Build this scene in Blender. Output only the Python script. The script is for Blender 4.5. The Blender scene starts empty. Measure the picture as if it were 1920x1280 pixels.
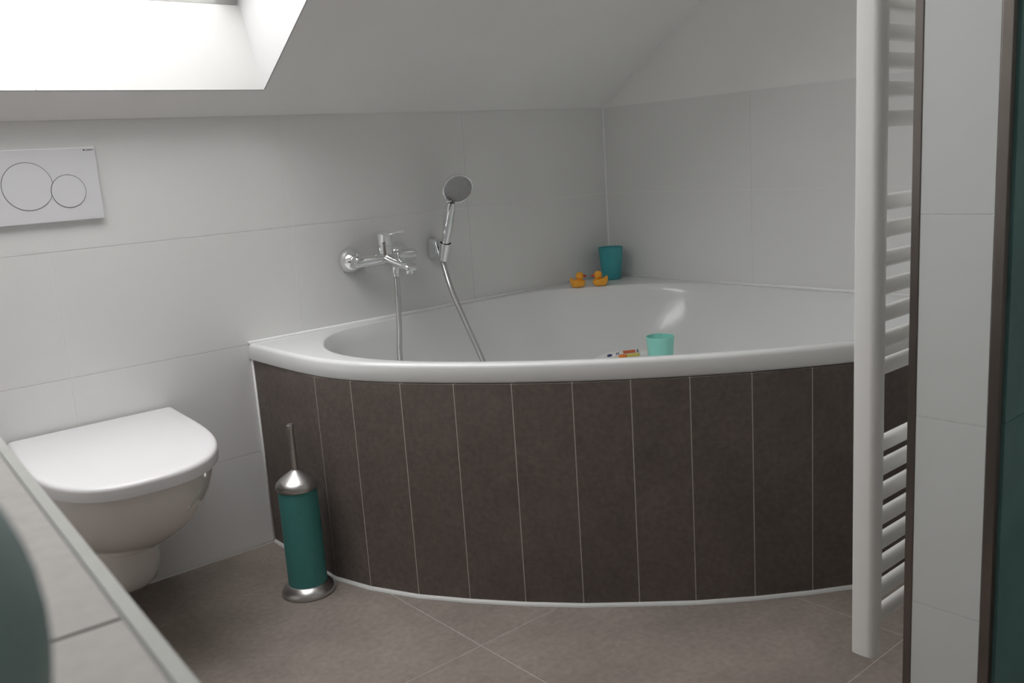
import bpy, bmesh, math, random
from mathutils import Vector, Matrix
random.seed(4)
PI = math.pi
SC = bpy.context.scene
COL = SC.collection

# ------------------------------------------------------------------ camera
cam_d = bpy.data.cameras.new('camera')
cam_d.sensor_width = 36.0
cam_d.lens = 36.0 * 1708.6 / 1920.0
cam_d.clip_start = 0.01
cam_d.dof.use_dof = True
cam_d.dof.focus_distance = 2.35
cam_d.dof.aperture_fstop = 10.5
cam = bpy.data.objects.new('camera', cam_d)
COL.objects.link(cam)
r_, u_, f_ = (Vector((0.75703954, -0.65002852, -0.06598534)),
              Vector((0.17682877, 0.10661533, 0.97845018)),
              Vector((0.62898547, 0.75239358, -0.19565577)))
mw = Matrix((r_, u_, -f_)).transposed().to_4x4()
mw.translation = Vector((-2.42068, -2.30960, 1.01020))
cam.matrix_world = mw
SC.camera = cam

# ------------------------------------------------------------------ sky, exposure
world = bpy.data.worlds.new('overcast_sky')
SC.world = world
world.use_nodes = True
bg = world.node_tree.nodes['Background']
bg.inputs['Color'].default_value = (1.0, 0.993, 0.985, 1)      # even overcast sky
bg.inputs['Strength'].default_value = 5.95
SC.view_settings.view_transform = 'Standard'
SC.view_settings.look = 'None'
SC.view_settings.gamma = 1.0
SC.view_settings.use_curve_mapping = False
SC.view_settings.exposure = 0.0
SC.cycles.use_denoising = True
SC.cycles.max_bounces = 7
SC.cycles.diffuse_bounces = 6
SC.cycles.glossy_bounces = 4
SC.cycles.transmission_bounces = 6
SC.cycles.transparent_max_bounces = 6
SC.cycles.use_adaptive_sampling = True
SC.cycles.adaptive_threshold = 0.12
SC.cycles.adaptive_min_samples = 16
SC.cycles.sample_clamp_indirect = 6.0
SC.cycles.caustics_reflective = False
SC.cycles.caustics_refractive = False

# room constants
ZC = 1.1667                      # top of the tiled knee walls
TH = math.radians(33.0)          # roof pitch
TT = math.tan(TH)
ZFLAT = 2.42
YFLAT = -(ZFLAT - ZC) / TT
XL, YB = -3.05, -3.35            # left wall, rear wall
SKX0, SKX1 = -2.60, -1.326       # skylight opening
SKY0, SKY1 = -0.091, -1.30
def roof_z(y): return ZC - y * TT

# daylight portal in the skylight opening (guides sampling of the sky, gives no light of its own)
pl = bpy.data.lights.new('skylight_portal', 'AREA')
pl.shape = 'RECTANGLE'
pl.size = SKX1 - SKX0
pl.size_y = (SKY0 - SKY1) / math.cos(TH)
pl.cycles.is_portal = True
po = bpy.data.objects.new('skylight_portal', pl)
COL.objects.link(po)
ym = (SKY0 + SKY1) / 2
po.location = ((SKX0 + SKX1) / 2, ym + 0.27 * math.sin(TH), roof_z(ym) + 0.27 * math.cos(TH))
po.rotation_euler = (-TH, 0, 0)

# ------------------------------------------------------------------ materials
def new_mat(name):
    m = bpy.data.materials.new(name)
    m.use_nodes = True
    return m, m.node_tree.nodes, m.node_tree.links, m.node_tree.nodes['Principled BSDF']

def mat(name, col, rough=0.5, metal=0.0, noise=0.0, nscale=20.0, bump=0.0, bscale=200.0,
        spec=0.5, coat=0.0, trans=0.0, sss=0.0, stretch=None, ior=1.5, fine=0.0):
    m, N, L, b = new_mat(name)
    b.inputs['Base Color'].default_value = (*col, 1)
    b.inputs['Roughness'].default_value = rough
    b.inputs['Metallic'].default_value = metal
    b.inputs['Specular IOR Level'].default_value = spec
    b.inputs['IOR'].default_value = ior
    if coat:
        b.inputs['Coat Weight'].default_value = coat
        b.inputs['Coat Roughness'].default_value = 0.03
    if trans: b.inputs['Transmission Weight'].default_value = trans
    if sss:
        b.inputs['Subsurface Weight'].default_value = sss
        b.inputs['Subsurface Radius'].default_value = (0.01, 0.01, 0.01)
        b.inputs['Subsurface Scale'].default_value = 0.5
    tc = N.new('ShaderNodeTexCoord')
    gm = N.new('ShaderNodeNewGeometry')
    mp = N.new('ShaderNodeMapping')
    L.new(gm.outputs['Position'], mp.inputs['Vector'])
    if stretch: mp.inputs['Scale'].default_value = stretch
    if noise:
        n1 = N.new('ShaderNodeTexNoise')
        n1.inputs['Scale'].default_value = nscale
        n1.inputs['Detail'].default_value = 5 if noise >= 0.05 else 1
        n1.inputs['Roughness'].default_value = 0.65
        L.new(mp.outputs[0], n1.inputs['Vector'])
        mr = N.new('ShaderNodeMapRange')
        mr.inputs['From Min'].default_value = 0.3
        mr.inputs['From Max'].default_value = 0.7
        mr.inputs['To Min'].default_value = 1 - noise
        mr.inputs['To Max'].default_value = 1 + noise
        L.new(n1.outputs['Fac'], mr.inputs['Value'])
        val = mr.outputs[0]
        if fine:
            n3 = N.new('ShaderNodeTexNoise')
            n3.inputs['Scale'].default_value = nscale * 14
            n3.inputs['Detail'].default_value = 2
            L.new(mp.outputs[0], n3.inputs['Vector'])
            m3 = N.new('ShaderNodeMapRange')
            m3.inputs['From Min'].default_value = 0.3
            m3.inputs['From Max'].default_value = 0.7
            m3.inputs['To Min'].default_value = 1 - fine
            m3.inputs['To Max'].default_value = 1 + fine
            L.new(n3.outputs['Fac'], m3.inputs['Value'])
            mu = N.new('ShaderNodeMath'); mu.operation = 'MULTIPLY'
            L.new(val, mu.inputs[0]); L.new(m3.outputs[0], mu.inputs[1])
            val = mu.outputs[0]
        vm = N.new('ShaderNodeVectorMath'); vm.operation = 'SCALE'
        vm.inputs[0].default_value = col
        L.new(val, vm.inputs['Scale'])
        L.new(vm.outputs[0], b.inputs['Base Color'])
    if bump:
        n2 = N.new('ShaderNodeTexNoise')
        n2.inputs['Scale'].default_value = bscale
        n2.inputs['Detail'].default_value = 2
        L.new(mp.outputs[0], n2.inputs['Vector'])
        bp = N.new('ShaderNodeBump')
        bp.inputs['Strength'].default_value = bump
        bp.inputs['Distance'].default_value = 0.002
        L.new(n2.outputs['Fac'], bp.inputs['Height'])
        L.new(bp.outputs[0], b.inputs['Normal'])
    return m

M = {}
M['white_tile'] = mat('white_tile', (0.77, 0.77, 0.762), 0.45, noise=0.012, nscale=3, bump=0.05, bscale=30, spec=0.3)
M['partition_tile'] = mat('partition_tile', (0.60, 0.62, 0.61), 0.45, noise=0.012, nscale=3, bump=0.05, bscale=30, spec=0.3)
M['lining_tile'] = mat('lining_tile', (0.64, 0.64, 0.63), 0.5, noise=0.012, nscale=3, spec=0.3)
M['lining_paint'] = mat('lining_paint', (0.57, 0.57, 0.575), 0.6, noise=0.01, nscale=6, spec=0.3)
M['white_grout'] = mat('white_grout', (0.86, 0.86, 0.845), 0.8, noise=0.05, nscale=30)
M['plaster'] = mat('plaster', (0.87, 0.867, 0.857), 0.85, noise=0.01, nscale=4, bump=0.12, bscale=350, spec=0.2)
M['brown_tile'] = mat('brown_tile', (0.268, 0.228, 0.203), 0.55, noise=0.16, nscale=5, fine=0.10, bump=0.06, bscale=90, spec=0.35)
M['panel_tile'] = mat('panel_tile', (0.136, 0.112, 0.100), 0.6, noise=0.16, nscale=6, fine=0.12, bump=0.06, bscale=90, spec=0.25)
M['grey_grout'] = mat('grey_grout', (0.48, 0.45, 0.42), 0.85, noise=0.08, nscale=40)
M['sealant'] = mat('sealant', (0.62, 0.63, 0.62), 0.5)
M['sealant_white'] = mat('sealant_white', (0.88, 0.885, 0.88), 0.4)
M['acrylic'] = mat('acrylic', (0.76, 0.77, 0.765), 0.15, spec=0.5, noise=0.004, nscale=2)
M['ceramic'] = mat('ceramic', (0.80, 0.775, 0.75), 0.08, spec=0.5, coat=0.5, noise=0.004, nscale=2)
M['seat_plastic'] = mat('seat_plastic', (0.75, 0.74, 0.755), 0.25, spec=0.5, noise=0.004, nscale=2)
M['plate_plastic'] = mat('plate_plastic', (0.74, 0.74, 0.765), 0.3, noise=0.004, nscale=2)
M['groove'] = mat('groove', (0.12, 0.12, 0.13), 0.6)
M['ink'] = mat('ink', (0.03, 0.03, 0.035), 0.6)
M['chrome'] = mat('chrome', (0.86, 0.87, 0.88), 0.06, metal=1.0, noise=0.01, nscale=10)
M['hose_metal'] = mat('hose_metal', (0.62, 0.62, 0.63), 0.22, metal=1.0)
M['spray_grey'] = mat('spray_grey', (0.36, 0.36, 0.365), 0.45, noise=0.03, nscale=60)
M['steel'] = mat('steel', (0.56, 0.55, 0.54), 0.3, metal=1.0, noise=0.05, nscale=60, bump=0.05, bscale=300, stretch=(1, 1, 8))
M['profile_steel'] = mat('profile_steel', (0.23, 0.205, 0.19), 0.35, metal=1.0, noise=0.12, nscale=12, stretch=(1, 1, 0.4))
M['teal_paint'] = mat('teal_paint', (0.062, 0.250, 0.235), 0.5, noise=0.05, nscale=80, spec=0.35)
M['teal_cup'] = mat('teal_cup', (0.055, 0.36, 0.40), 0.4, noise=0.03, nscale=30)
M['aqua_cup'] = mat('aqua_cup', (0.33, 0.80, 0.70), 0.3, noise=0.03, nscale=30)
M['duck_yellow'] = mat('duck_yellow', (0.90, 0.40, 0.03), 0.4, noise=0.05, nscale=60)
M['duck_beak'] = mat('duck_beak', (0.60, 0.07, 0.02), 0.4, noise=0.05, nscale=60)
M['black_dot'] = mat('black_dot', (0.02, 0.02, 0.02), 0.3)
M['orange_toy'] = mat('orange_toy', (0.88, 0.24, 0.02), 0.4, noise=0.05, nscale=60)
M['tube_white'] = mat('tube_white', (0.80, 0.80, 0.78), 0.35, noise=0.01, nscale=20)
M['print_blue'] = mat('print_blue', (0.03, 0.05, 0.16), 0.5)
M['print_red'] = mat('print_red', (0.62, 0.13, 0.05), 0.5, noise=0.3, nscale=150)
M['print_yellow'] = mat('print_yellow', (0.75, 0.62, 0.15), 0.5, noise=0.2, nscale=120)
M['radiator_white'] = mat('radiator_white', (0.80, 0.80, 0.78), 0.3, noise=0.004, nscale=5)
M['teal_glass'] = mat('teal_glass', (0.15, 0.30, 0.29), 0.35, noise=0.25, nscale=4, spec=0.4)
M['teal_glaze'] = mat('teal_glaze', (0.62, 0.84, 0.82), 0.45, spec=0.5, noise=0.05, nscale=30, trans=0.75)
M['counter_tile'] = mat('counter_tile', (0.34, 0.32, 0.30), 0.55, noise=0.06, nscale=7, fine=0.05, spec=0.3)
M['counter_grout'] = mat('counter_grout', (0.26, 0.26, 0.265), 0.85, noise=0.05, nscale=40)
M['trim_metal'] = mat('trim_metal', (0.36, 0.365, 0.34), 0.5, spec=0.25, noise=0.05, nscale=30)
M['roof_white'] = mat('roof_white', (0.82, 0.82, 0.81), 0.4, noise=0.01, nscale=6)
gm_, N_, L_, b_ = new_mat('window_glass')
N_.remove(b_)
tr_ = N_.new('ShaderNodeBsdfTransparent'); gl_ = N_.new('ShaderNodeBsdfGlossy')
gl_.inputs['Roughness'].default_value = 0.02
mx_ = N_.new('ShaderNodeMixShader'); mx_.inputs[0].default_value = 0.06
L_.new(tr_.outputs[0], mx_.inputs[1]); L_.new(gl_.outputs[0], mx_.inputs[2])
L_.new(mx_.outputs[0], N_['Material Output'].inputs['Surface'])
M['window_glass'] = gm_

# ------------------------------------------------------------------ helpers
ORG = {}
def org(p): return ORG.get(p.name, Vector((0, 0, 0))) if p else Vector((0, 0, 0))

def obj(name, bm, m, parent=None, smooth=False, angle=None):
    """bmesh in world coordinates -> one linked mesh object, child of parent"""
    if parent: bmesh.ops.translate(bm, verts=bm.verts, vec=-org(parent))
    bmesh.ops.recalc_face_normals(bm, faces=bm.faces)
    me = bpy.data.meshes.new(name)
    bm.to_mesh(me); bm.free()
    if smooth:
        for p in me.polygons: p.use_smooth = True
        if angle:
            me.set_sharp_from_angle(angle=math.radians(angle))
    me.materials.append(M[m])
    o = bpy.data.objects.new(name, me)
    COL.objects.link(o)
    if parent:
        o.parent = parent
        ORG[o.name] = org(parent)
    return o

def thing(name, label, cat, loc=(0, 0, 0), group=None):
    o = bpy.data.objects.new(name, None)
    o.empty_display_size = 0.05
    COL.objects.link(o)
    o.location = loc
    ORG[o.name] = Vector(loc)
    o['label'] = label; o['category'] = cat
    if group: o['group'] = group
    return o

def struct(name, bm, m, **k):
    o = obj(name, bm, m, **k)
    o['kind'] = 'structure'
    return o

def box(x0, x1, y0, y1, z0, z1, bm=None, bevel=0.0, seg=2):
    t = bmesh.new()
    bmesh.ops.create_cube(t, size=1.0)
    for v in t.verts:
        v.co = Vector(((x0 + x1) / 2 + v.co.x * (x1 - x0), (y0 + y1) / 2 + v.co.y * (y1 - y0), (z0 + z1) / 2 + v.co.z * (z1 - z0)))
    if bevel: bmesh.ops.bevel(t, geom=t.edges[:], offset=bevel, segments=seg, affect='EDGES', profile=0.5)
    return merge(bm, t)

def merge(bm, t):
    if bm is None: return t
    me = bpy.data.meshes.new('tmp'); t.to_mesh(me); t.free()
    bm.from_mesh(me); bpy.data.meshes.remove(me)
    return bm

def frame(direction, up=None):
    d = Vector(direction).normalized()
    return d.to_track_quat('Z', 'Y').to_matrix()

def lathe(prof, loc=(0, 0, 0), axis=(0, 0, 1), seg=40, bm=None):
    t = bmesh.new()
    R = frame(axis); loc = Vector(loc)
    rings = []
    for r, z in prof:
        if r < 1e-6:
            rings.append([t.verts.new(loc + R @ Vector((0, 0, z)))])
        else:
            rings.append([t.verts.new(loc + R @ Vector((r * math.cos(2 * PI * k / seg), r * math.sin(2 * PI * k / seg), z))) for k in range(seg)])
    for a, b in zip(rings, rings[1:]):
        for k in range(seg):
            k2 = (k + 1) % seg
            if len(a) == 1 and len(b) == 1: continue
            if len(a) == 1: t.faces.new((a[0], b[k], b[k2]))
            elif len(b) == 1: t.faces.new((a[k], b[0], a[k2]))
            else: t.faces.new((a[k], b[k], b[k2], a[k2]))
    return merge(bm, t)

def catmull(pts, n=10):
    pts = [Vector(p) for p in pts]
    P = [pts[0] * 2 - pts[1]] + pts + [pts[-1] * 2 - pts[-2]]
    out = []
    for i in range(1, len(P) - 2):
        for k in range(n):
            t = k / n
            a, b, c, d = P[i - 1], P[i], P[i + 1], P[i + 2]
            out.append(0.5 * ((2 * b) + (c - a) * t + (2 * a - 5 * b + 4 * c - d) * t * t + (3 * b - a - 3 * c + d) * t ** 3))
    out.append(pts[-1])
    return out

def sweep(path, rad, seg=12, bm=None, section=None, caps=True):
    """rad: number or list; section: optional list of (u,v) unit profile"""
    t = bmesh.new()
    path = [Vector(p) for p in path]
    n = len(path)
    tan = [(path[min(i + 1, n - 1)] - path[max(i - 1, 0)]).normalized() for i in range(n)]
    nrm = tan[0].orthogonal().normalized()
    if section is not None:
        nrm = Vector((1, 0, 0)) if abs(tan[0].x) < 0.9 else Vector((0, 0, 1))
    sec = section or [(math.cos(2 * PI * k / seg), math.sin(2 * PI * k / seg)) for k in range(seg)]
    rings = []
    for i in range(n):
        nrm = (nrm - tan[i] * nrm.dot(tan[i])).normalized()
        bi = tan[i].cross(nrm)
        r = rad[i] if isinstance(rad, (list, tuple)) else rad
        rings.append([t.verts.new(path[i] + nrm * u * r + bi * v * r) for u, v in sec])
    m = len(sec)
    for a, b in zip(rings, rings[1:]):
        for k in range(m):
            t.faces.new((a[k], a[(k + 1) % m], b[(k + 1) % m], b[k]))
    if caps:
        t.faces.new(rings[0][::-1]); t.faces.new(rings[-1])
    return merge(bm, t)

def loft(rings, bm=None, cap0=True, cap1=True):
    t = bmesh.new()
    V = [[t.verts.new(p) for p in r] for r in rings]
    m = len(V[0])
    for a, b in zip(V, V[1:]):
        for k in range(m):
            t.faces.new((a[k], a[(k + 1) % m], b[(k + 1) % m], b[k]))
    if cap0: t.faces.new(V[0][::-1])
    if cap1: t.faces.new(V[-1])
    return merge(bm, t)

def ellipsoid(c, r, bm=None, seg=20, rings=12, rot=None):
    t = bmesh.new()
    bmesh.ops.create_uvsphere(t, u_segments=seg, v_segments=rings, radius=1.0)
    for v in t.verts:
        p = Vector((v.co.x * r[0], v.co.y * r[1], v.co.z * r[2]))
        v.co = Vector(c) + (rot @ p if rot else p)
    return merge(bm, t)

def prism(poly, z0, z1, bm=None):
    return loft([[Vector((x, y, z0)) for x, y in poly], [Vector((x, y, z1)) for x, y in poly]], bm)

def smooth01(x):
    x = max(0.0, min(1.0, x)); return x * x * (3 - 2 * x)

# ------------------------------------------------------------------ the room shell
G = 0.0011                                    # half a joint
# floor
floor = struct('floor', box(XL - 0.1, 0.12, YB - 0.1, 0.12, -0.12, -0.0004), 'grey_grout')
FX, FY, FT = -1.3625, -0.873, 0.6215
gx = sorted([FX + FT * k for k in range(-4, 4)]); gy = sorted([FY + FT * k for k in range(-5, 3)])
def inside_tub(x, y): return x > -1.40 and y > -1.40 and math.hypot(x - 0.4265, y - 0.4265) < 1.98
for a, b in zip(gx, gx[1:]):
    for c, d in zip(gy, gy[1:]):
        x0, x1, y0, y1 = max(a, XL) + G, min(b, 0) - G, max(c, YB) + G, min(d, -0.001) - G
        if x1 - x0 < 0.02 or y1 - y0 < 0.02: continue
        if all(inside_tub(x, y) for x in (x0, x1) for y in (y0, y1)): continue
        if x0 < -1.41 < x1 and y1 > -0.25:      # cut at the tub panel next to the toilet
            x1 = -1.412
        obj('tile', box(x0, x1, y0, y1, -0.009, 0.0), 'brown_tile', floor)

# back wall (behind toilet and tub)
wall_back = struct('wall_back', box(XL - 0.1, 0.12, 0.0010, 0.14, -0.02, ZC + 0.02), 'white_grout')
ZJ, TW, THH = 0.269, 0.6131, 0.3
rows = [(0.004, ZJ), (ZJ, ZJ + THH), (ZJ + THH, ZJ + 2 * THH), (ZJ + 2 * THH, ZC)]
VX = -1.2511
xs = [-0.004] + [VX + 0.6165 * k for k in (1, 0, -1, -2)] + [XL]
for z0, z1 in rows:
    for xa, xb in zip(xs, xs[1:]):
        if z1 < 0.5 and xb > -1.40: continue       # behind the tub, never seen
        if z1 < 0.5 and xa > -1.40: xa = -1.40
        obj('tile', box(xb + G * 0.85, xa - G * 0.85, 0.0, 0.007, z0 + G, z1 - G), 'white_tile', wall_back)
obj('sealant', lathe([(0.0001, 0.582), (0.0042, 0.582), (0.0042, ZC), (0.0001, ZC)], (-0.0005, -0.0005, 0), seg=12), 'sealant_white', wall_back)

# right wall (tub side): tiled to the knee wall height, plastered above
bm = bmesh.new()
pts = [(0.14, -0.02), (YB - 0.1, -0.02), (YB - 0.1, ZFLAT + 0.1), (YFLAT, ZFLAT + 0.1), (0.14, roof_z(0.0) + 0.1)]
wall_right = struct('wall_right', loft([[Vector((0.0008, y, z)) for y, z in pts], [Vector((0.14, y, z)) for y, z in pts]]), 'plaster')
ys = [-0.004, -0.617, -1.234, -1.675]
for z0, z1 in rows:
    for ya, yb in zip(ys, ys[1:]):
        if z1 < 0.5: continue
        obj('tile', box(0.0, 0.007, yb + G * 0.4, ya - G * 0.4, z0 + G * 0.5, z1 - G * 0.5), 'white_tile', wall_right)

# left and rear walls, out of view
wall_left = struct('wall_left', loft([[Vector((XL, y, z)) for y, z in pts], [Vector((XL - 0.12, y, z)) for y, z in pts]]), 'plaster')
wall_rear = struct('wall_rear', box(XL - 0.1, 0.12, YB - 0.12, YB, -0.02, ZFLAT + 0.1), 'plaster')

# ceiling: sloping roof with the skylight opening, then flat
def slope_prism(x0, x1, ya, yb, t0, t1, bm):
    ny, nz = math.sin(TH), math.cos(TH)
    P = [(ya, t0), (yb, t0), (yb, t1), (ya, t1)]
    sec = [(y + t * ny, roof_z(y) + t * nz) for y, t in P]
    return loft([[Vector((x0, y, z)) for y, z in sec], [Vector((x1, y, z)) for y, z in sec]], bm)
bm = bmesh.new()
TR = 0.26
slope_prism(XL - 0.12, SKX0, 0.0, YFLAT, 0, TR, bm)
slope_prism(SKX1, 0.14, 0.0, YFLAT, 0, TR, bm)
slope_prism(SKX0, SKX1, 0.0, SKY0, 0, TR, bm)
slope_prism(SKX0, SKX1, SKY1, YFLAT, 0, TR, bm)
box(XL - 0.12, 0.14, YB - 0.12, YFLAT + 0.06, ZFLAT, ZFLAT + 0.24, bm)
box(XL - 0.12, 0.14, 0.02, 0.2, ZC - 0.06, ZC + 0.2, bm)
ceiling = struct('ceiling', bm, 'plaster')

# skylight: lined reveal, frame, pane
window = bpy.data.objects.new('window_1', None); COL.objects.link(window)
window['kind'] = 'structure'
window['label'] = 'bright skylight with white lined reveal above the toilet'
wz = roof_z(SKY0)
KY, KH = 0.4, 0.215                              # bottom lining leans outwards
def quad_slab(a, b, c, d, off, bm=None):
    o = Vector(off)
    return loft([[Vector(a), Vector(b), Vector(c), Vector(d)], [Vector(a) + o, Vector(b) + o, Vector(c) + o, Vector(d) + o]], bm)
XJ = -1.8634
for xa, xb in ((SKX0, XJ - 0.0010), (XJ + 0.0010, SKX1 - 0.004)):
    o = obj('lining_tile', quad_slab((xa, SKY0 - 0.003, wz - 0.0015), (xb, SKY0 - 0.003, wz - 0.0015), (xb, SKY0 - 0.003 + KY * KH, wz + KH), (xa, SKY0 - 0.003 + KY * KH, wz + KH), (0, 0.008, -0.002)), 'lining_tile', window)
obj('lining_backing', quad_slab((SKX0, SKY0 - 0.0012, wz), (SKX1, SKY0 - 0.0012, wz), (SKX1, SKY0 - 0.0012 + KY * KH, wz + KH), (SKX0, SKY0 - 0.0012 + KY * KH, wz + KH), (0, 0.05, 0)), 'white_grout', window)
ny, nz = math.sin(TH), math.cos(TH)
for xs_, dx in ((SKX1, 0.004), (SKX0, -0.004)):
    y0, y1 = SKY0 + 0.02, SKY1
    A = [(xs_, SKY0, wz - 0.002), (xs_, y1, roof_z(y1) - 0.002), (xs_, y1 + TR * ny, roof_z(y1) + TR * nz), (xs_, SKY0 + TR * ny, wz + TR * nz)]
    obj('lining_side', quad_slab(*A, (-dx, 0, 0)), 'lining_paint', window)
FD = 0.243
def sp(x, y, t): return Vector((x, y + t * ny, roof_z(y) + t * nz))
fr = bmesh.new()
for (xa, xb, ya, yb) in ((SKX0, SKX1, SKY0 + 0.02, SKY0 - 0.045), (SKX0, SKX1, SKY1 + 0.06, SKY1), (SKX0, SKX0 + 0.06, SKY0, SKY1), (SKX1 - 0.06, SKX1, SKY0, SKY1)):
    slope_prism(xa, xb, ya, yb, FD, FD + 0.06, fr)
obj('window_frame', fr, 'roof_white', window)
pn = bmesh.new()
slope_prism(SKX0 + 0.05, SKX1 - 0.05, SKY0 - 0.03, SKY1 + 0.05, FD + 0.03, FD + 0.038, pn)
obj('pane', pn, 'window_glass', window)

# ------------------------------------------------------------------ partition with the heated towel rail
PX, PY0, PY1 = -1.122, -1.803, -1.675
sec = [(PY0 + 0.004, 0.0), (PY1, 0.0), (PY1, roof_z(PY1) - 0.003), (PY0 + 0.004, roof_z(PY0) - 0.003)]
partition = struct('wall_partition', loft([[Vector((PX + 0.0012, y, z)) for y, z in sec], [Vector((-0.001, y, z)) for y, z in sec]]), 'white_grout')
partition['label'] = 'narrow white tiled partition end with two steel corner strips'
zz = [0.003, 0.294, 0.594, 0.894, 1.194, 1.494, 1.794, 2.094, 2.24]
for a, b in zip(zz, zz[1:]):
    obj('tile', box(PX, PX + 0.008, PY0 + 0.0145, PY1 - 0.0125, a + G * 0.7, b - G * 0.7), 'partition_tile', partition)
o = obj('corner_strip', box(PX - 0.001, PX + 0.012, PY1 - 0.0115, PY1 + 0.001, 0.0, roof_z(PY1) - 0.003, bevel=0.001), 'profile_steel', partition)
o['label'] = 'brushed steel corner strip beside the towel rail'
o = obj('corner_strip', box(PX - 0.001, PX + 0.012, PY0 - 0.001, PY0 + 0.0135, 0.0, roof_z(PY0) - 0.003, bevel=0.001), 'profile_steel', partition)
o['label'] = 'brushed steel corner strip beside the dark teal cladding'
for a, b in ((0.003, 0.6), (0.6, 1.2), (1.2, 1.8), (1.8, 2.3)):
    for xa, xb in ((PX + 0.016, PX + 0.6), (PX + 0.6, -0.001)):
        o = obj('cladding_panel', box(xa + 0.0005, xb - 0.0005, PY0 - 0.004, PY0 + 0.006, a + 0.0005, b - 0.0005), 'teal_glass', partition)
        o['label'] = 'dark teal cladding on the near side'

# ------------------------------------------------------------------ corner bathtub
CX = CY = -0.62
AC, RP = 0.4265, 2.013
ZR = 0.572
def ray_line(th, a, b, c):          # a x + b y = c
    d = a * math.cos(th) + b * math.sin(th)
    if d <= 1e-6: return 1e9
    return (c - a * CX - b * CY) / d
def ray_circ(th, R):
    ox, oy = CX - AC, CY - AC
    dx, dy = math.cos(th), math.sin(th)
    B = ox * dx + oy * dy
    return -B + math.sqrt(B * B - (ox * ox + oy * oy - R * R))
def softmin(v, p):
    m = min(v)
    return m * sum((m / x) ** p for x in v) ** (-1.0 / p)
def r_outer(th, shrink=0.0):
    w = min(ray_line(th, 0, 1, -0.0012), ray_line(th, 1, 0, -0.0012))
    s = softmin([ray_line(th, -1, 0, 1.4185 - shrink), ray_line(th, 0, -1, 1.4185 - shrink), ray_circ(th, RP + 0.009 - shrink)], 26)
    return min(w, s)
def r_basin(th, inset=0.0):
    v = [ray_line(th, 0, 1, -0.045 - inset), ray_line(th, 1, 0, -0.045 - inset), ray_line(th, 1, 1, -0.40 - inset * 1.4),
         ray_line(th, -1, 0, 1.362 - inset), ray_line(th, 0, -1, 1.362 - inset), ray_line(th, -0.79, 0.61, 0.915 - inset), ray_line(th, 0.61, -0.79, 0.915 - inset), ray_circ(th, 1.990 - inset)]
    return softmin(v, 16)
angs = [2 * PI * k / 240 for k in range(240)]
for cx_, cy_ in ((-0.0012, -0.0012), (-1.4185, -0.0012), (-0.0012, -1.4185)):
    angs.append(math.atan2(cy_ - CY, cx_ - CX) % (2 * PI))
angs = sorted(set(round(a, 6) for a in angs))
def seat_w(th):
    d = abs((th - PI / 4 + PI) % (2 * PI) - PI)
    return 1 - smooth01((math.degrees(d) - 26) / 34)
ZS, ZB = 0.345, 0.15
def z_basin(s, th):
    # main tub: walls rise between s=.68 and 1
    u = max(0.0, min(1.0, (s - 0.70) / 0.30))
    zm = ZB + (ZR - 0.004 - ZB) * (1 - (1 - u ** 1.5) ** 0.75) if u < 1 else ZR - 0.004
    # corner seat
    u2 = max(0.0, min(1.0, (s - 0.80) / 0.20))
    if s > 0.80: zs = ZS + (ZR - 0.004 - ZS) * (1 - (1 - u2 ** 1.5) ** 0.75)
    else: zs = ZB + (ZS - ZB) * smooth01((s - 0.22) / 0.11)
    w = seat_w(th)
    return zm * (1 - w) + max(zs, zm) * w
tub = thing('corner_bathtub', 'white corner bathtub with curved brown tiled front', 'bathtub', (-0.9, -0.9, 0.0))
t = bmesh.new()
rings = []
def ring(fn): return [t.verts.new(fn(a)) for a in angs]
def pol(r, a, z): return Vector((CX + r * math.cos(a), CY + r * math.sin(a), z))
rings.append(ring(lambda a: pol(max(0.05, r_outer(a) - 0.03), a, 0.5275)))
rings.append(ring(lambda a: pol(r_outer(a, 0.003), a, 0.5275)))
rings.append(ring(lambda a: pol(r_outer(a), a, 0.532)))
rings.append(ring(lambda a: pol(r_outer(a, 0.001), a, 0.562)))
for k in range(1, 6):
    ph = k / 5 * PI / 2
    rings.append(ring(lambda a, ph=ph: pol(r_outer(a, 0.001 + 0.010 * (1 - math.cos(ph))), a, 0.562 + 0.010 * math.sin(ph))))
rings.append(ring(lambda a: pol(max(r_basin(a) + 0.0104, r_outer(a, 0.012) - 0.003) if r_outer(a) - 0.0125 > r_basin(a) + 0.0104 else r_outer(a) - 0.0120, a, ZR)))
rings.append(ring(lambda a: pol(min(r_outer(a) - 0.0125, r_basin(a) + 0.010), a, ZR)))
rings.append(ring(lambda a: pol(min(r_outer(a) - 0.014, r_basin(a) + 0.004), a, ZR - 0.001)))
for s in [1.0, 0.99, 0.98, 0.965, 0.95, 0.93, 0.91, 0.89, 0.87, 0.85, 0.83, 0.81, 0.79, 0.77, 0.75, 0.73, 0.71, 0.68, 0.64, 0.58, 0.5, 0.44, 0.38, 0.34, 0.32, 0.30, 0.27, 0.24, 0.22, 0.15, 0.08]:
    rings.append(ring(lambda a, s=s: pol(r_basin(a) * s, a, z_basin(s, a))))
m_ = len(angs)
for a, b in zip(rings, rings[1:]):
    for k in range(m_):
        t.faces.new((a[k], a[(k + 1) % m_], b[(k + 1) % m_], b[k]))
cv = t.verts.new((CX, CY, ZB))
for k in range(m_): t.faces.new((rings[-1][k], rings[-1][(k + 1) % m_], cv))
obj('basin', t, 'acrylic', tub, smooth=True, angle=50)

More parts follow.
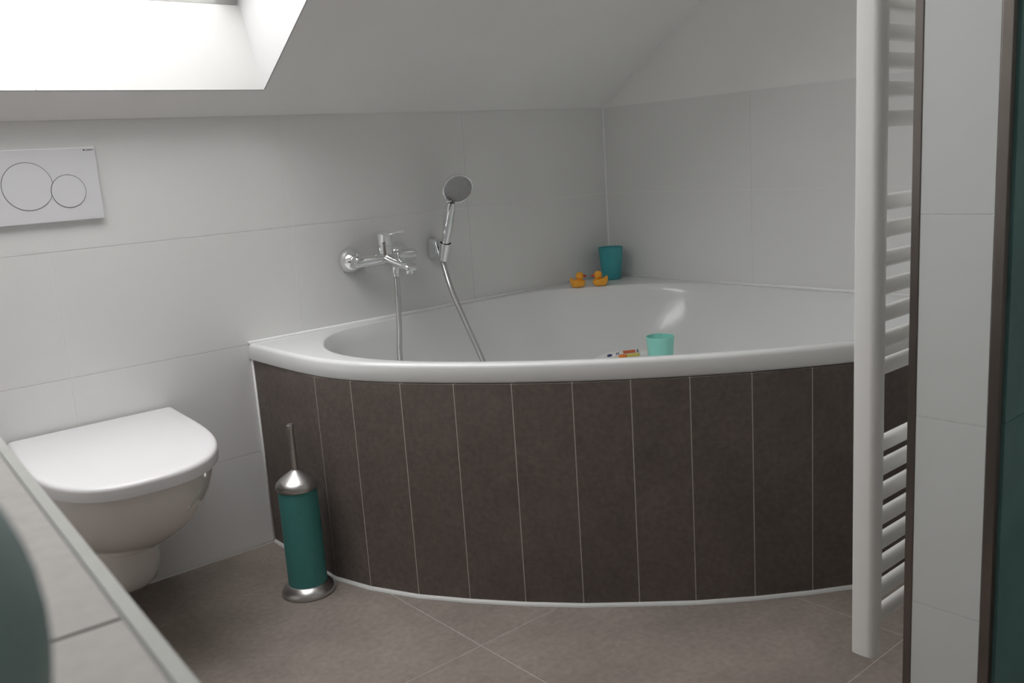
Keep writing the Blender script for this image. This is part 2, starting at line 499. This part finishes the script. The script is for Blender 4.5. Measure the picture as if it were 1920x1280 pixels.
half = [(-1.4085, -0.004), (-1.4130, -0.350), (-1.382, -0.466), (-1.326, -0.591), (-1.257, -0.702), (-1.179, -0.811), (-1.094, -0.915)]
J = half + [(-1.005, -1.005)] + [(y, x) for x, y in reversed(half)]
inner = [(x * 0.995 + 0.006, y * 0.995 + 0.006 if 0 < i < len(J) - 1 else y) for i, (x, y) in enumerate(J)]
def offset_poly(P, d):
    out = []
    for i, p in enumerate(P):
        a = Vector(P[max(i - 1, 0)]); b = Vector(P[min(i + 1, len(P) - 1)])
        tn = (b - a).normalized(); n = Vector((-tn.y, tn.x))     # towards the corner
        if n.dot(Vector((CX, CY)) - Vector(p)) < 0: n = -n
        out.append(tuple(Vector(p) + n * d))
    return out
q1, q2 = offset_poly(J, 0.0005), offset_poly(J, 0.03)
panel = obj('panel', prism(q1 + q2[::-1], 0.001, 0.526), 'grey_grout', tub)
qi = offset_poly(J, 0.012)
for i in range(len(J) - 1):
    a, b = Vector(J[i]), Vector(J[i + 1]); ai, bi = Vector(qi[i]), Vector(qi[i + 1])
    dd = (b - a).normalized() * 0.0012
    P = [a + dd, b - dd, bi - dd, ai + dd]
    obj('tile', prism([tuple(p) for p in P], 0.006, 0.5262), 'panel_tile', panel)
o1 = offset_poly(J, -0.0065)
bm = loft([[Vector((x, y, 0.0)) for x, y in o1[:1]] * 1 + []], None, False, False) if False else bmesh.new()
rr = []
for i in range(len(J)):
    p0, p1 = Vector(J[i]), Vector(o1[i])
    rr.append([Vector((p1.x, p1.y, 0.0005)), Vector((p1.x * 0.7 + p0.x * 0.3, p1.y * 0.7 + p0.y * 0.3, 0.0045)), Vector((p0.x, p0.y, 0.0085)), Vector((qi[i][0], qi[i][1], 0.0105)), Vector((qi[i][0], qi[i][1], 0.0005))])
obj('sealant', loft(rr), 'sealant', tub)
wb = bmesh.new()
sweep([(-1.417, -0.005, ZR + 0.0015), (-0.004, -0.005, ZR + 0.0015)], 0.0045, 10, wb)
sweep([(-0.005, -0.004, ZR + 0.0015), (-0.005, -1.417, ZR + 0.0015)], 0.0045, 10, wb)
sweep([(-1.4105, -0.0035, 0.001), (-1.4105, -0.0035, 0.526)], 0.0032, 10, wb)
obj('sealant', wb, 'sealant_white', tub, smooth=True)

# ------------------------------------------------------------------ wall-hung toilet
WX = -1.833
toilet = thing('wall_hung_toilet', 'white wall-hung toilet with closed lid beside the counter', 'toilet', (WX, -0.25, 0.06))
TA = math.radians(4.5)
def dring(hw, front, z, back=-0.004, n=44, p=2.6, straight=0.36):
    """D outline: straight back on the wall, straight sides, rounded front"""
    ys = back - (back - front) * straight
    out = [(hw * 0.985, back)]
    for k in range(n + 1):
        a = PI * k / n
        c, s = math.cos(a), math.sin(a)
        out.append((hw * math.copysign(abs(c) ** (2 / p), c), ys - (ys - front) * abs(s) ** (2 / p)))
    out.append((-hw * 0.985, back))
    # follow the slight turn of the pan, the back stays on the wall
    return [Vector((WX + x + math.tan(TA) * y, y, z)) for x, y in out]
lv = [(0.4175, 0.187, -0.538, 2.55), (0.395, 0.187, -0.536, 2.5), (0.360, 0.184, -0.522, 2.4), (0.320, 0.175, -0.490, 2.3), (0.285, 0.161, -0.447, 2.25), (0.255, 0.144, -0.398, 2.2),
      (0.230, 0.125, -0.348, 2.15), (0.210, 0.106, -0.303, 2.1), (0.196, 0.088, -0.265, 2.1), (0.190, 0.076, -0.24, 2.1)]
obj('bowl', loft([dring(h, f, z, p=p, straight=0.3) for z, h, f, p in lv]), 'ceramic', toilet, smooth=True, angle=60)
lv = [(0.205, 0.086, -0.225), (0.14, 0.085, -0.220), (0.11, 0.083, -0.212), (0.085, 0.078, -0.195), (0.066, 0.068, -0.165), (0.055, 0.055, -0.135)]
obj('trap_housing', loft([dring(h, f, z, p=2.3) for z, h, f in lv]), 'ceramic', toilet, smooth=True, angle=60)
lv = [(0.4176, 0.184, -0.532), (0.4180, 0.187, -0.538), (0.4194, 0.187, -0.538), (0.4198, 0.184, -0.532)]
obj('seat', loft([dring(h, f, z, back=-0.03) for z, h, f in lv]), 'seat_plastic', toilet, smooth=True, angle=40)
lv = [(0.4200, 0.193, -0.547), (0.4208, 0.194, -0.549), (0.4400, 0.1945, -0.550), (0.4445, 0.1938, -0.5490), (0.4478, 0.1915, -0.5455), (0.4498, 0.188, -0.5405), (0.4506, 0.181, -0.530), (0.4508, 0.150, -0.49)]
obj('lid', loft([dring(h, f, z, back=-0.012) for z, h, f in lv]), 'seat_plastic', toilet, smooth=True, angle=50)

# flush plate
FPX0, FPX1, FPZ0, FPZ1 = -1.985, -1.736, 0.937, 1.104
fp = thing('flush_plate', 'white dual-flush plate with two round buttons above toilet', 'flush plate', ((FPX0 + FPX1) / 2, 0, (FPZ0 + FPZ1) / 2))
obj('plate', box(FPX0, FPX1, -0.012, 0.0, FPZ0, FPZ1, bevel=0.002), 'plate_plastic', fp)
def disc_y(cx, cz, r, y0, y1, cut=None, seg=72):
    pts = []
    for k in range(seg):
        a = 2 * PI * k / seg
        x, z = cx + r * math.cos(a), cz + r * math.sin(a)
        if cut:
            ox, oz, orr = cut
            d = math.hypot(x - ox, z - oz)
            if d < orr:
                x, z = ox + (x - ox) / d * orr, oz + (z - oz) / d * orr
        pts.append((x, z))
    return loft([[Vector((x, y0, z)) for x, z in pts], [Vector((x, y1, z)) for x, z in pts]])
BB = (-1.8925, 1.0215, 0.0535); SB = (-1.8075, 1.0055, 0.0375)
obj('button_groove', disc_y(BB[0], BB[1], BB[2] + 0.0006, -0.01235, -0.010, (SB[0], SB[1], SB[2] + 0.0003)), 'groove', fp)
obj('button_groove', disc_y(SB[0], SB[1], SB[2] + 0.0006, -0.01236, -0.010), 'groove', fp)
obj('button', disc_y(BB[0], BB[1], BB[2] - 0.0007, -0.0132, -0.010, (SB[0], SB[1], SB[2] + 0.0012)), 'plate_plastic', fp)
obj('button', disc_y(SB[0], SB[1], SB[2] - 0.0007, -0.0133, -0.010), 'plate_plastic', fp)
fc = bpy.data.curves.new('brand_lettering', 'FONT'); fc.body = 'GEBERIT'; fc.size = 0.0046; fc.extrude = 0.0001; fc.align_x = 'LEFT'
fo = bpy.data.objects.new('tmp_text', fc); COL.objects.link(fo)
me = bpy.data.meshes.new_from_object(fo); COL.objects.unlink(fo); bpy.data.objects.remove(fo)
t = bmesh.new(); t.from_mesh(me)
wid = max(v.co.x for v in t.verts)
for v in t.verts: v.co = Vector((-1.7575 + v.co.x * 0.0185 / wid, -0.0123 - v.co.z, 1.0955 + v.co.y))
box(-1.7625, -1.7592, -0.0124, -0.0119, 1.0955, 1.0988, t)
o = obj('lettering', t, 'ink', fp); o['label'] = 'tiny dark brand lettering'

# ------------------------------------------------------------------ toilet brush
bx, by = -1.491, -0.353
tb = thing('toilet_brush', 'teal toilet brush holder with steel lid standing by the tub', 'toilet brush', (bx, by, 0))
obj('base', lathe([(0.0001, 0), (0.064, 0), (0.0655, 0.004), (0.064, 0.010), (0.058, 0.018), (0.051, 0.024), (0.0475, 0.0265), (0.0001, 0.0265)], (bx, by, 0.0005), seg=56), 'steel', tb, smooth=True, angle=50)
obj('canister', lathe([(0.0001, 0.026), (0.0470, 0.026), (0.0470, 0.271), (0.0001, 0.271)], (bx, by, 0), seg=56), 'teal_paint', tb, smooth=True, angle=40)
obj('lid', lathe([(0.0001, 0.268), (0.0490, 0.268), (0.0508, 0.272), (0.0508, 0.278), (0.0485, 0.284), (0.042, 0.291), (0.032, 0.299), (0.020, 0.307), (0.012, 0.3125), (0.008, 0.315), (0.0001, 0.316)], (bx, by, 0), seg=56), 'steel', tb, smooth=True, angle=50)
obj('handle', lathe([(0.0001, 0.312), (0.0075, 0.310), (0.0075, 0.412), (0.0088, 0.414), (0.0088, 0.425), (0.0075, 0.428), (0.0001, 0.427)], (bx, by, 0), seg=24), 'steel', tb, smooth=True, angle=40)

# ------------------------------------------------------------------ bath mixer tap
tap = thing('bath_mixer_tap', 'chrome wall-mounted bath mixer tap with lever and spout', 'tap', (-1.0, 0, 0.755))
TZ, TY = 0.755, -0.062
for x in (-1.078, -0.915):
    o = obj('escutcheon', lathe([(0.0001, 0.0), (0.0365, 0.0), (0.0365, 0.004), (0.034, 0.012), (0.027, 0.024), (0.020, 0.032), (0.017, 0.034), (0.0001, 0.034)], (x, -0.0005, TZ), (0, -1, 0), 48), 'chrome', tap, smooth=True, angle=45)
    obj('union_nut', lathe([(0.0001, 0.030), (0.0165, 0.030), (0.0165, 0.062), (0.0001, 0.062)], (x, 0, TZ), (0, -1, 0), 32), 'chrome', o, smooth=True, angle=40)
obj('body', sweep([(-1.100, TY, TZ), (-1.097, TY, TZ), (-1.02, TY, TZ), (-1.0, TY, TZ), (-0.97, TY, TZ), (-0.900, TY, TZ), (-0.897, TY, TZ)], [0.015, 0.0175, 0.0175, 0.021, 0.0175, 0.0175, 0.015], 36), 'chrome', tap, smooth=True, angle=45)
obj('cartridge', lathe([(0.0001, 0.758), (0.0215, 0.758), (0.0215, 0.789), (0.0205, 0.790), (0.0205, 0.7915), (0.0225, 0.793), (0.0225, 0.822), (0.0215, 0.826), (0.0001, 0.8265)], (-0.995, TY, 0), seg=40), 'chrome', tap, smooth=True, angle=40)
# lever: flat tongue, tapering outwards
lr = []
for k in range(13):
    s = k / 12
    y = TY + 0.022 - s * 0.114
    w = 0.0205 * (1 - 0.45 * smooth01((s - 0.35) / 0.65)) * (1 if s < 0.93 else 0.75) * (0.7 if k == 0 else 1)
    z = 0.829 - 0.004 * math.sin(s * PI) + 0.003 * s
    h = 0.0032 + 0.002 * (1 - s)
    lr.append([Vector((-0.995 + w * cu * (abs(math.cos(q)) ** 0.0 if True else 1), y, z + h * su)) for q in [2 * PI * j / 20 for j in range(20)] for cu, su in [(math.copysign(abs(math.cos(q)) ** 0.6, math.cos(q)), math.copysign(abs(math.sin(q)) ** 0.7, math.sin(q)))]])
obj('lever', loft(lr), 'chrome', tap, smooth=True, angle=50)
# spout: broad, flattening, tip turned down
sr = []
path = [(-0.062, 0.752, 0.021, 0.018), (-0.085, 0.749, 0.0205, 0.0155), (-0.11, 0.745, 0.0195, 0.0140), (-0.135, 0.741, 0.0190, 0.0125), (-0.160, 0.737, 0.0190, 0.0120), (-0.178, 0.734, 0.0185, 0.0115), (-0.187, 0.731, 0.0165, 0.0095), (-0.191, 0.729, 0.010, 0.005)]
for y, z, w, h in path:
    sr.append([Vector((-0.992 + w * math.copysign(abs(math.cos(q)) ** 0.8, math.cos(q)), y, z + h * math.copysign(abs(math.sin(q)) ** 0.8, math.sin(q)))) for q in [2 * PI * j / 28 for j in range(28)]])
sp_o = obj('spout', loft(sr), 'chrome', tap, smooth=True, angle=60)
obj('aerator', lathe([(0.0001, 0.714), (0.0105, 0.714), (0.0115, 0.716), (0.0115, 0.733), (0.0001, 0.733)], (-0.992, -0.174, 0), seg=28), 'chrome', sp_o, smooth=True, angle=40)
obj('diverter_knob', lathe([(0.0001, 0.745), (0.0035, 0.745), (0.0035, 0.763), (0.0052, 0.765), (0.0052, 0.772), (0.0001, 0.774)], (-0.992, -0.128, 0), seg=20), 'chrome', sp_o, smooth=True, angle=40)
obj('hose_outlet', lathe([(0.0001, 0.735), (0.0120, 0.735), (0.0120, 0.716), (0.0095, 0.713), (0.0095, 0.702), (0.0001, 0.702)], (-0.992, -0.103, 0), seg=28), 'chrome', tap, smooth=True, angle=40)

# ------------------------------------------------------------------ hand shower, holder, hose
sh = thing('shower_holder', 'small chrome wall bracket holding the hand shower', 'shower holder', (-0.785, 0, 0.75))
hx = -0.786
AXD = Vector((0, -0.34, 0.94)).normalized()
HP = Vector((hx, -0.062, 0.748))
# wedge-shaped bracket from the wall to the cradle
wr = []
for y, w, z0, z1 in ((-0.0005, 0.0195, 0.729, 0.789), (-0.03, 0.0190, 0.729, 0.786), (-0.038, 0.0180, 0.728, 0.785), (-0.043, 0.016, 0.729, 0.783)):
    wr.append([Vector((hx + w * math.copysign(abs(math.cos(q)) ** 0.35, math.cos(q)), y, (z0 + z1) / 2 + (z1 - z0) / 2 * math.copysign(abs(math.sin(q)) ** 0.35, math.sin(q)))) for q in [2 * PI * (j + 0.5) / 32 for j in range(32)]])
obj('bracket', loft(wr), 'chrome', sh, smooth=True, angle=45)
obj('cradle', lathe([(0.0118, -0.026), (0.0150, -0.026), (0.0195, 0.030), (0.0165, 0.030), (0.0118, -0.026)], HP, AXD, 32), 'chrome', sh, smooth=True, angle=40)

hs = thing('hand_shower', 'chrome hand shower with grey spray face in wall bracket', 'hand shower', tuple(HP))
hpath = [HP + AXD * d + Vector((0, 0.0 if d < 0.1 else -0.25 * (d - 0.1) ** 2, 0)) for d in [-0.03, 0.0, 0.03, 0.06, 0.09, 0.12, 0.145, 0.158]]
obj('handle', sweep(hpath, [0.0095, 0.0115, 0.0135, 0.0150, 0.0158, 0.0148, 0.0145, 0.012], 28), 'chrome', hs, smooth=True, angle=60)
HC = Vector((-0.766, -0.126, 0.937))
HN = Vector((-0.32, -0.82, -0.46)).normalized()
hd = obj('head', lathe([(0.0001, -0.026), (0.020, -0.025), (0.035, -0.018), (0.0445, -0.006), (0.0470, 0.003), (0.0465, 0.006), (0.0430, 0.007), (0.0001, 0.007)], HC, HN, 48), 'chrome', hs, smooth=True, angle=40)
sf = obj('spray_face', lathe([(0.0001, 0.0100), (0.030, 0.0098), (0.041, 0.0085), (0.0435, 0.0066), (0.0001, 0.0050)], HC, HN, 48), 'spray_grey', hs, smooth=True, angle=40)
nb = bmesh.new(); Rn = frame(HN)
for rr_, n_ in ((0.010, 6), (0.019, 12), (0.028, 18), (0.036, 22)):
    for k in range(n_):
        a = 2 * PI * k / n_
        lathe([(0.0012, 0.009), (0.0009, 0.0115), (0.0001, 0.0116)], HC + Rn @ Vector((rr_ * math.cos(a), rr_ * math.sin(a), 0)), HN, 6, nb)
o = obj('nozzles', nb, 'spray_grey', sf); o['kind'] = 'stuff'
obj('mode_tab', ellipsoid(HC + Rn @ Vector((0, 0, 0)) + Vector((-0.030, 0.006, -0.036)), (0.010, 0.005, 0.004)), 'chrome', hs, smooth=True)

hose_pts = [(-0.992, -0.103, 0.7015), (-0.992, -0.103, 0.68), (-0.995, -0.104, 0.62), (-1.004, -0.112, 0.55), (-1.022, -0.13, 0.46), (-1.032, -0.18, 0.36), (-1.02, -0.27, 0.25),
            (-0.97, -0.36, 0.19), (-0.90, -0.40, 0.175), (-0.83, -0.36, 0.21), (-0.79, -0.28, 0.31), (-0.778, -0.205, 0.42), (-0.788, -0.150, 0.53), (-0.800, -0.105, 0.632), (-0.792, -0.066, 0.70), tuple(HP + AXD * -0.031)]
hose = obj('shower_hose', sweep(catmull(hose_pts, 14), 0.0080, 12), 'hose_metal', smooth=True, angle=70)
hose['label'] = 'flexible metal shower hose looping from tap into tub'; hose['category'] = 'hose'
# spiral rib of the metal hose
cl = catmull(hose_pts, 60)
rb = bmesh.new(); acc = 0.0; prev = cl[0]
for i in range(1, len(cl) - 1):
    acc += (cl[i] - prev).length; prev = cl[i]
    if acc >= 0.0042:
        acc = 0.0
        tv = (cl[i + 1] - cl[i - 1])
        lathe([(0.0076, -0.0011), (0.0087, 0.0), (0.0076, 0.0011)], cl[i], tv, 10, rb)
o = obj('hose_ribs', rb, 'hose_metal', hose, smooth=True); o['kind'] = 'stuff'

# ------------------------------------------------------------------ towel radiator
RX, RY = -1.129, -1.618
rad = thing('towel_radiator', 'white ladder towel radiator half hidden behind partition', 'radiator', (RX, RY, 0.178))
Dsec = [(-0.0155, 0.018), (-0.016, -0.006), (-0.0145, -0.0125), (-0.010, -0.0175), (-0.004, -0.0195), (0.004, -0.0195), (0.010, -0.0175), (0.0145, -0.0125), (0.016, -0.006), (0.0155, 0.018), (0.012, 0.0205), (-0.012, 0.0205)]
for x in (RX, RX + 0.56):
    lo = [Vector((x + a * 0.8, RY + b * 0.8, 0.178)) for a, b in Dsec]
    rings_ = [lo] + [[Vector((x + a, RY + b, z)) for a, b in Dsec] for z in (0.181, 1.497)] + [[Vector((x + a * 0.8, RY + b * 0.8, 1.5)) for a, b in Dsec]]
    obj('upright', loft(rings_), 'radiator_white', rad, smooth=True, angle=35)
bz = [0.234, 0.2775, 0.320, 0.362, 0.404, 0.446, 0.488, 0.528] + [0.654, 0.696, 0.738, 0.780, 0.823, 0.868, 0.909] + [1.033, 1.075, 1.116, 1.156, 1.196, 1.238] + [1.362, 1.404, 1.446]
bar0 = None
for z in bz:
    if bar0 is None:
        bar0 = obj('rung', sweep([(RX + 0.006, RY + 0.002, z), (RX + 0.555, RY + 0.002, z)], 0.0125, 20), 'radiator_white', rad, smooth=True, angle=50)
    else:
        b = bar0.copy(); b.location.z += z - bz[0]; COL.objects.link(b); b.parent = rad
for x in (RX + 0.15, RX + 0.44):
    for z in (0.59, 1.30):
        obj('wall_bracket', sweep([(x, PY1 + 0.0005, z), (x, RY + 0.004, z)], 0.009, 16), 'radiator_white', rad, smooth=True, angle=40)

# ------------------------------------------------------------------ things on the tub
def cup(name, label, cx, cy, z0, h, r0, r1, m):
    return lathe([(0.0001, 0), (r0 - 0.004, 0), (r0, 0.004), (r0 + (r1 - r0) * 0.5, h * 0.5), (r1, h - 0.002), (r1 + 0.0003, h), (r1 - 0.0022, h), (r1 - 0.003, h - 0.003), (r0 - 0.002, 0.006), (0.0001, 0.005)], (cx, cy, z0), seg=48)
o = obj('teal_cup', cup('', '', -0.082, -0.086, ZR + 0.0005, 0.113, 0.034, 0.043, 0), 'teal_cup', smooth=True, angle=45)
o['label'] = 'opaque dark teal plastic cup standing in the tub corner behind rubber ducks'; o['category'] = 'cup'
o = obj('aqua_cup', cup('', '', -0.345, -0.525, ZS + 0.0005, 0.112, 0.034, 0.0425, 0), 'aqua_cup', smooth=True, angle=45)
o['label'] = 'pale aqua plastic cup inside the tub beside the white tube'; o['category'] = 'cup'

def duck(loc, heading, label):
    d = thing('rubber_duck', label, 'rubber duck', loc, 'rubber ducks on the tub ledge')
    c = Vector(loc); ang = math.atan2(heading[1], heading[0])
    R = Matrix.Rotation(ang, 3, 'Z')
    P = lambda x, y, z: c + R @ Vector((x, y, z))
    # body: boat-shaped loft with raised tail
    rings_ = []
    for k in range(15):
        s = k / 14
        x = -0.026 + 0.052 * s
        w = 0.0185 * math.sin(PI * min(1, max(0, s * 0.94 + 0.03))) ** 0.55
        zt = 0.026 + 0.010 * (1 - smooth01(s / 0.35)) - 0.003 * smooth01((s - 0.75) / 0.25)
        zb = 0.0 + 0.010 * (1 - smooth01(s / 0.22)) + 0.008 * smooth01((s - 0.8) / 0.2)
        if k in (0, 14): w *= 0.45; m_ = (zt + zb) / 2; zt = m_ + 0.004; zb = m_ - 0.004
        ring_ = []
        for j in range(20):
            q = 2 * PI * j / 20
            ring_.append(P(x, w * math.cos(q), (zt + zb) / 2 + (zt - zb) / 2 * math.copysign(abs(math.sin(q)) ** 0.75, math.sin(q))))
        rings_.append(ring_)
    obj('body', loft(rings_), 'duck_yellow', d, smooth=True, angle=80)
    hd_ = obj('head', ellipsoid(P(0.008, 0, 0.0375), (0.0145, 0.0140, 0.0138)), 'duck_yellow', d, smooth=True)
    bk = bmesh.new()
    ellipsoid(P(0.0235, 0, 0.0365), (0.0085, 0.0085, 0.0034), bk, rot=R)
    ellipsoid(P(0.0215, 0, 0.0335), (0.0070, 0.0072, 0.0030), bk, rot=R)
    obj('beak', bk, 'duck_beak', d, smooth=True)
    for sy in (-1, 1):
        obj('eye', ellipsoid(P(0.0170, 0.0082 * sy, 0.0415), (0.0022, 0.0018, 0.0022), seg=10, rings=6), 'black_dot', hd_, smooth=True)
        obj('wing', ellipsoid(P(-0.008, 0.0165 * sy, 0.0185), (0.013, 0.004, 0.0075), rot=R), 'duck_yellow', d, smooth=True)
duck((-0.281, -0.116, ZR + 0.0003), (0.757, -0.62), 'yellow rubber duck facing the other, nearer the tap')
duck((-0.222, -0.166, ZR + 0.0003), (-0.80, 0.60), 'yellow rubber duck in front of the teal cup, facing the other')

# white printed tube lying on the corner seat
ta, tbv = Vector((-0.440, -0.318, ZS + 0.0008)), Vector((-0.288, -0.425, ZS + 0.0008))
tl = (tbv - ta).length; tdir = (tbv - ta).normalized(); tside = Vector((-tdir.y, tdir.x, 0))
tube = thing('wash_tube', 'white printed wash tube lying in the tub beside aqua cup', 'tube', tuple((ta + tbv) / 2))
prof = [(0.0, 0.0285, 0.0130), (0.08, 0.0285, 0.0165), (0.25, 0.0270, 0.0230), (0.5, 0.0260, 0.0262), (0.8, 0.0260, 0.0270), (0.84, 0.024, 0.025)]
rings_ = []
def tp(s, w, h): return ta + tdir * tl * s
for s, w, h in prof:
    rings_.append([ta + tdir * tl * s + tside * w * math.cos(q) + Vector((0, 0, h + 0.0008 + h * math.sin(q))) for q in [2 * PI * j / 28 for j in range(28)]])
tbody = obj('body', loft(rings_), 'tube_white', tube, smooth=True, angle=50)
rings_ = [[ta + tdir * tl * s + tside * r * math.cos(q) + Vector((0, 0, 0.0268 + r * math.sin(q))) for q in [2 * PI * j / 24 for j in range(24)]] for s, r in ((0.84, 0.0225), (0.845, 0.0235), (1.0, 0.0225), (1.005, 0.021))]
obj('cap', loft(rings_), 'tube_white', tube, smooth=True, angle=50)
def tube_dim(s):
    for (s0, w0, h0), (s1, w1, h1) in zip(prof, prof[1:]):
        if s0 <= s <= s1:
            k = (s - s0) / (s1 - s0); return w0 + (w1 - w0) * k, h0 + (h1 - h0) * k
    return prof[-1][1:]
def patch(name, m, s0, s1, q0, q1, rnd=False):
    t = bmesh.new(); g = []
    ns, nq = 8, 8
    for i in range(ns + 1):
        row = []
        for j in range(nq + 1):
            s, q = s0 + (s1 - s0) * i / ns, q0 + (q1 - q0) * j / nq
            if rnd:
                u, v = 2 * i / ns - 1, 2 * j / nq - 1
                uu, vv = u * math.sqrt(1 - v * v / 2), v * math.sqrt(1 - u * u / 2)
                s, q = (s0 + s1) / 2 + uu * (s1 - s0) / 2, (q0 + q1) / 2 + vv * (q1 - q0) / 2
            w, h = tube_dim(s); w += 0.0004; e = 0.0004
            row.append(t.verts.new(ta + tdir * tl * s + tside * w * math.cos(q) + Vector((0, 0, h + 0.0008 + (h + e) * math.sin(q)))))
        g.append(row)
    for i in range(ns):
        for j in range(nq): t.faces.new((g[i][j], g[i + 1][j], g[i + 1][j + 1], g[i][j + 1]))
    return obj(name, t, m, tbody, smooth=True)
D2 = math.radians
cs = -PI / 2     # the camera-facing side of the tube is -tside
def side(a): return D2(180 - a)
patch('printed_emblem', 'print_blue', 0.27, 0.36, side(38), side(62), True)
patch('printed_mark', 'print_blue', 0.43, 0.445, side(42), side(60))
patch('printed_mark', 'print_blue', 0.46, 0.475, side(42), side(62))
patch('printed_band', 'print_red', 0.55, 0.76, side(42), side(70))
patch('printed_band', 'print_yellow', 0.60, 0.82, side(16), side(38))
patch('printed_mark', 'print_blue', 0.79, 0.81, side(42), side(70))

# small orange bath toy
ot = thing('bath_toy', 'small orange bath toy in front of the white tube', 'toy', (-0.405, -0.425, ZS))
obj('body', lathe([(0.0001, 0.0), (0.018, 0.0), (0.021, 0.004), (0.021, 0.018), (0.017, 0.028), (0.0125, 0.033)], (-0.405, -0.425, ZS + 0.0008), seg=32), 'orange_toy', ot, smooth=True, angle=50)
obj('top', lathe([(0.0125, 0.033), (0.0138, 0.036), (0.0138, 0.046), (0.0118, 0.0525), (0.0001, 0.054)], (-0.405, -0.425, ZS + 0.0008), seg=32), 'orange_toy', ot, smooth=True, angle=50)

# ------------------------------------------------------------------ tiled counter in the foreground
ct = thing('vanity_counter', 'tiled counter with pale edge strip in the near left corner', 'counter', (-2.6, -1.9, 0))
E0, E1 = Vector((-2.262, -1.268)), Vector((-2.302, -1.945))      # visible edge line, z = .80
ed = (E1 - E0).normalized(); en = Vector((ed.y, -ed.x))
if en.x < 0: en = -en                                            # out into the room
far = E0 - ed * 0.50; near = E0 + ed * 1.85
ZT = 0.80
def cpt(s, n): p = far + ed * s - en * n; return (p.x, p.y)
LEN = (near - far).length
obj('body', prism([cpt(0.0, 0.012), cpt(LEN, 0.012), cpt(LEN, 0.60), cpt(0.0, 0.60)], 0.0, ZT - 0.010), 'counter_tile', ct)
obj('screed', prism([cpt(0.0, 0.006), cpt(LEN, 0.006), cpt(LEN, 0.60), cpt(0.0, 0.60)], ZT - 0.010, ZT - 0.0015), 'counter_grout', ct)
sj = (Vector((-2.302, -1.858)) - far).dot(ed)
edges = [0.0, sj - 0.6, sj, sj + 0.6, LEN]
edges = sorted(e for e in edges if -0.01 <= e <= LEN + 0.001)
for a, b in zip(edges, edges[1:]):
    obj('tile', prism([cpt(a + 0.0016, 0.0105), cpt(b - 0.0016, 0.0105), cpt(b - 0.0016, 0.303), cpt(a + 0.0016, 0.303)], ZT - 0.009, ZT), 'counter_tile', ct)
    obj('tile', prism([cpt(a + 0.0016, 0.3065), cpt(b - 0.0016, 0.3065), cpt(b - 0.0016, 0.60), cpt(a + 0.0016, 0.60)], ZT - 0.009, ZT), 'counter_tile', ct)
es = prism([cpt(0.0, 0.0), cpt(LEN, 0.0), cpt(LEN, 0.0095), cpt(0.0, 0.0095)], ZT - 0.03, ZT + 0.0003)
bmesh.ops.bevel(es, geom=es.edges[:], offset=0.0012, segments=2, affect='EDGES')
obj('edge_strip', es, 'trim_metal', ct)

vz = 0.8005
vc = (-2.4463, -2.077)
vase = thing('round_vase', 'round frosted teal glass vase on the counter, cut by the frame', 'vase', (vc[0], vc[1], ZT))
prof = [(0.0001, 0.0), (0.036, 0.0), (0.040, 0.003)]
for k in range(1, 20):
    a = -PI / 2 + 0.62 + (PI - 1.05) * k / 19
    prof.append((0.0668 * math.cos(a), 0.114 + 0.0668 * math.sin(a) + (0.0 if a > 0 else 0.030 * (-math.sin(a)) ** 2 * -1)))
prof += [(0.027, 0.182), (0.026, 0.190), (0.029, 0.195), (0.027, 0.1955), (0.0235, 0.190), (0.024, 0.180), (0.046, 0.15), (0.055, 0.115), (0.046, 0.07), (0.0001, 0.02)]
obj('body', lathe(prof, (vc[0], vc[1], vz), seg=64), 'teal_glaze', vase, smooth=True, angle=60)
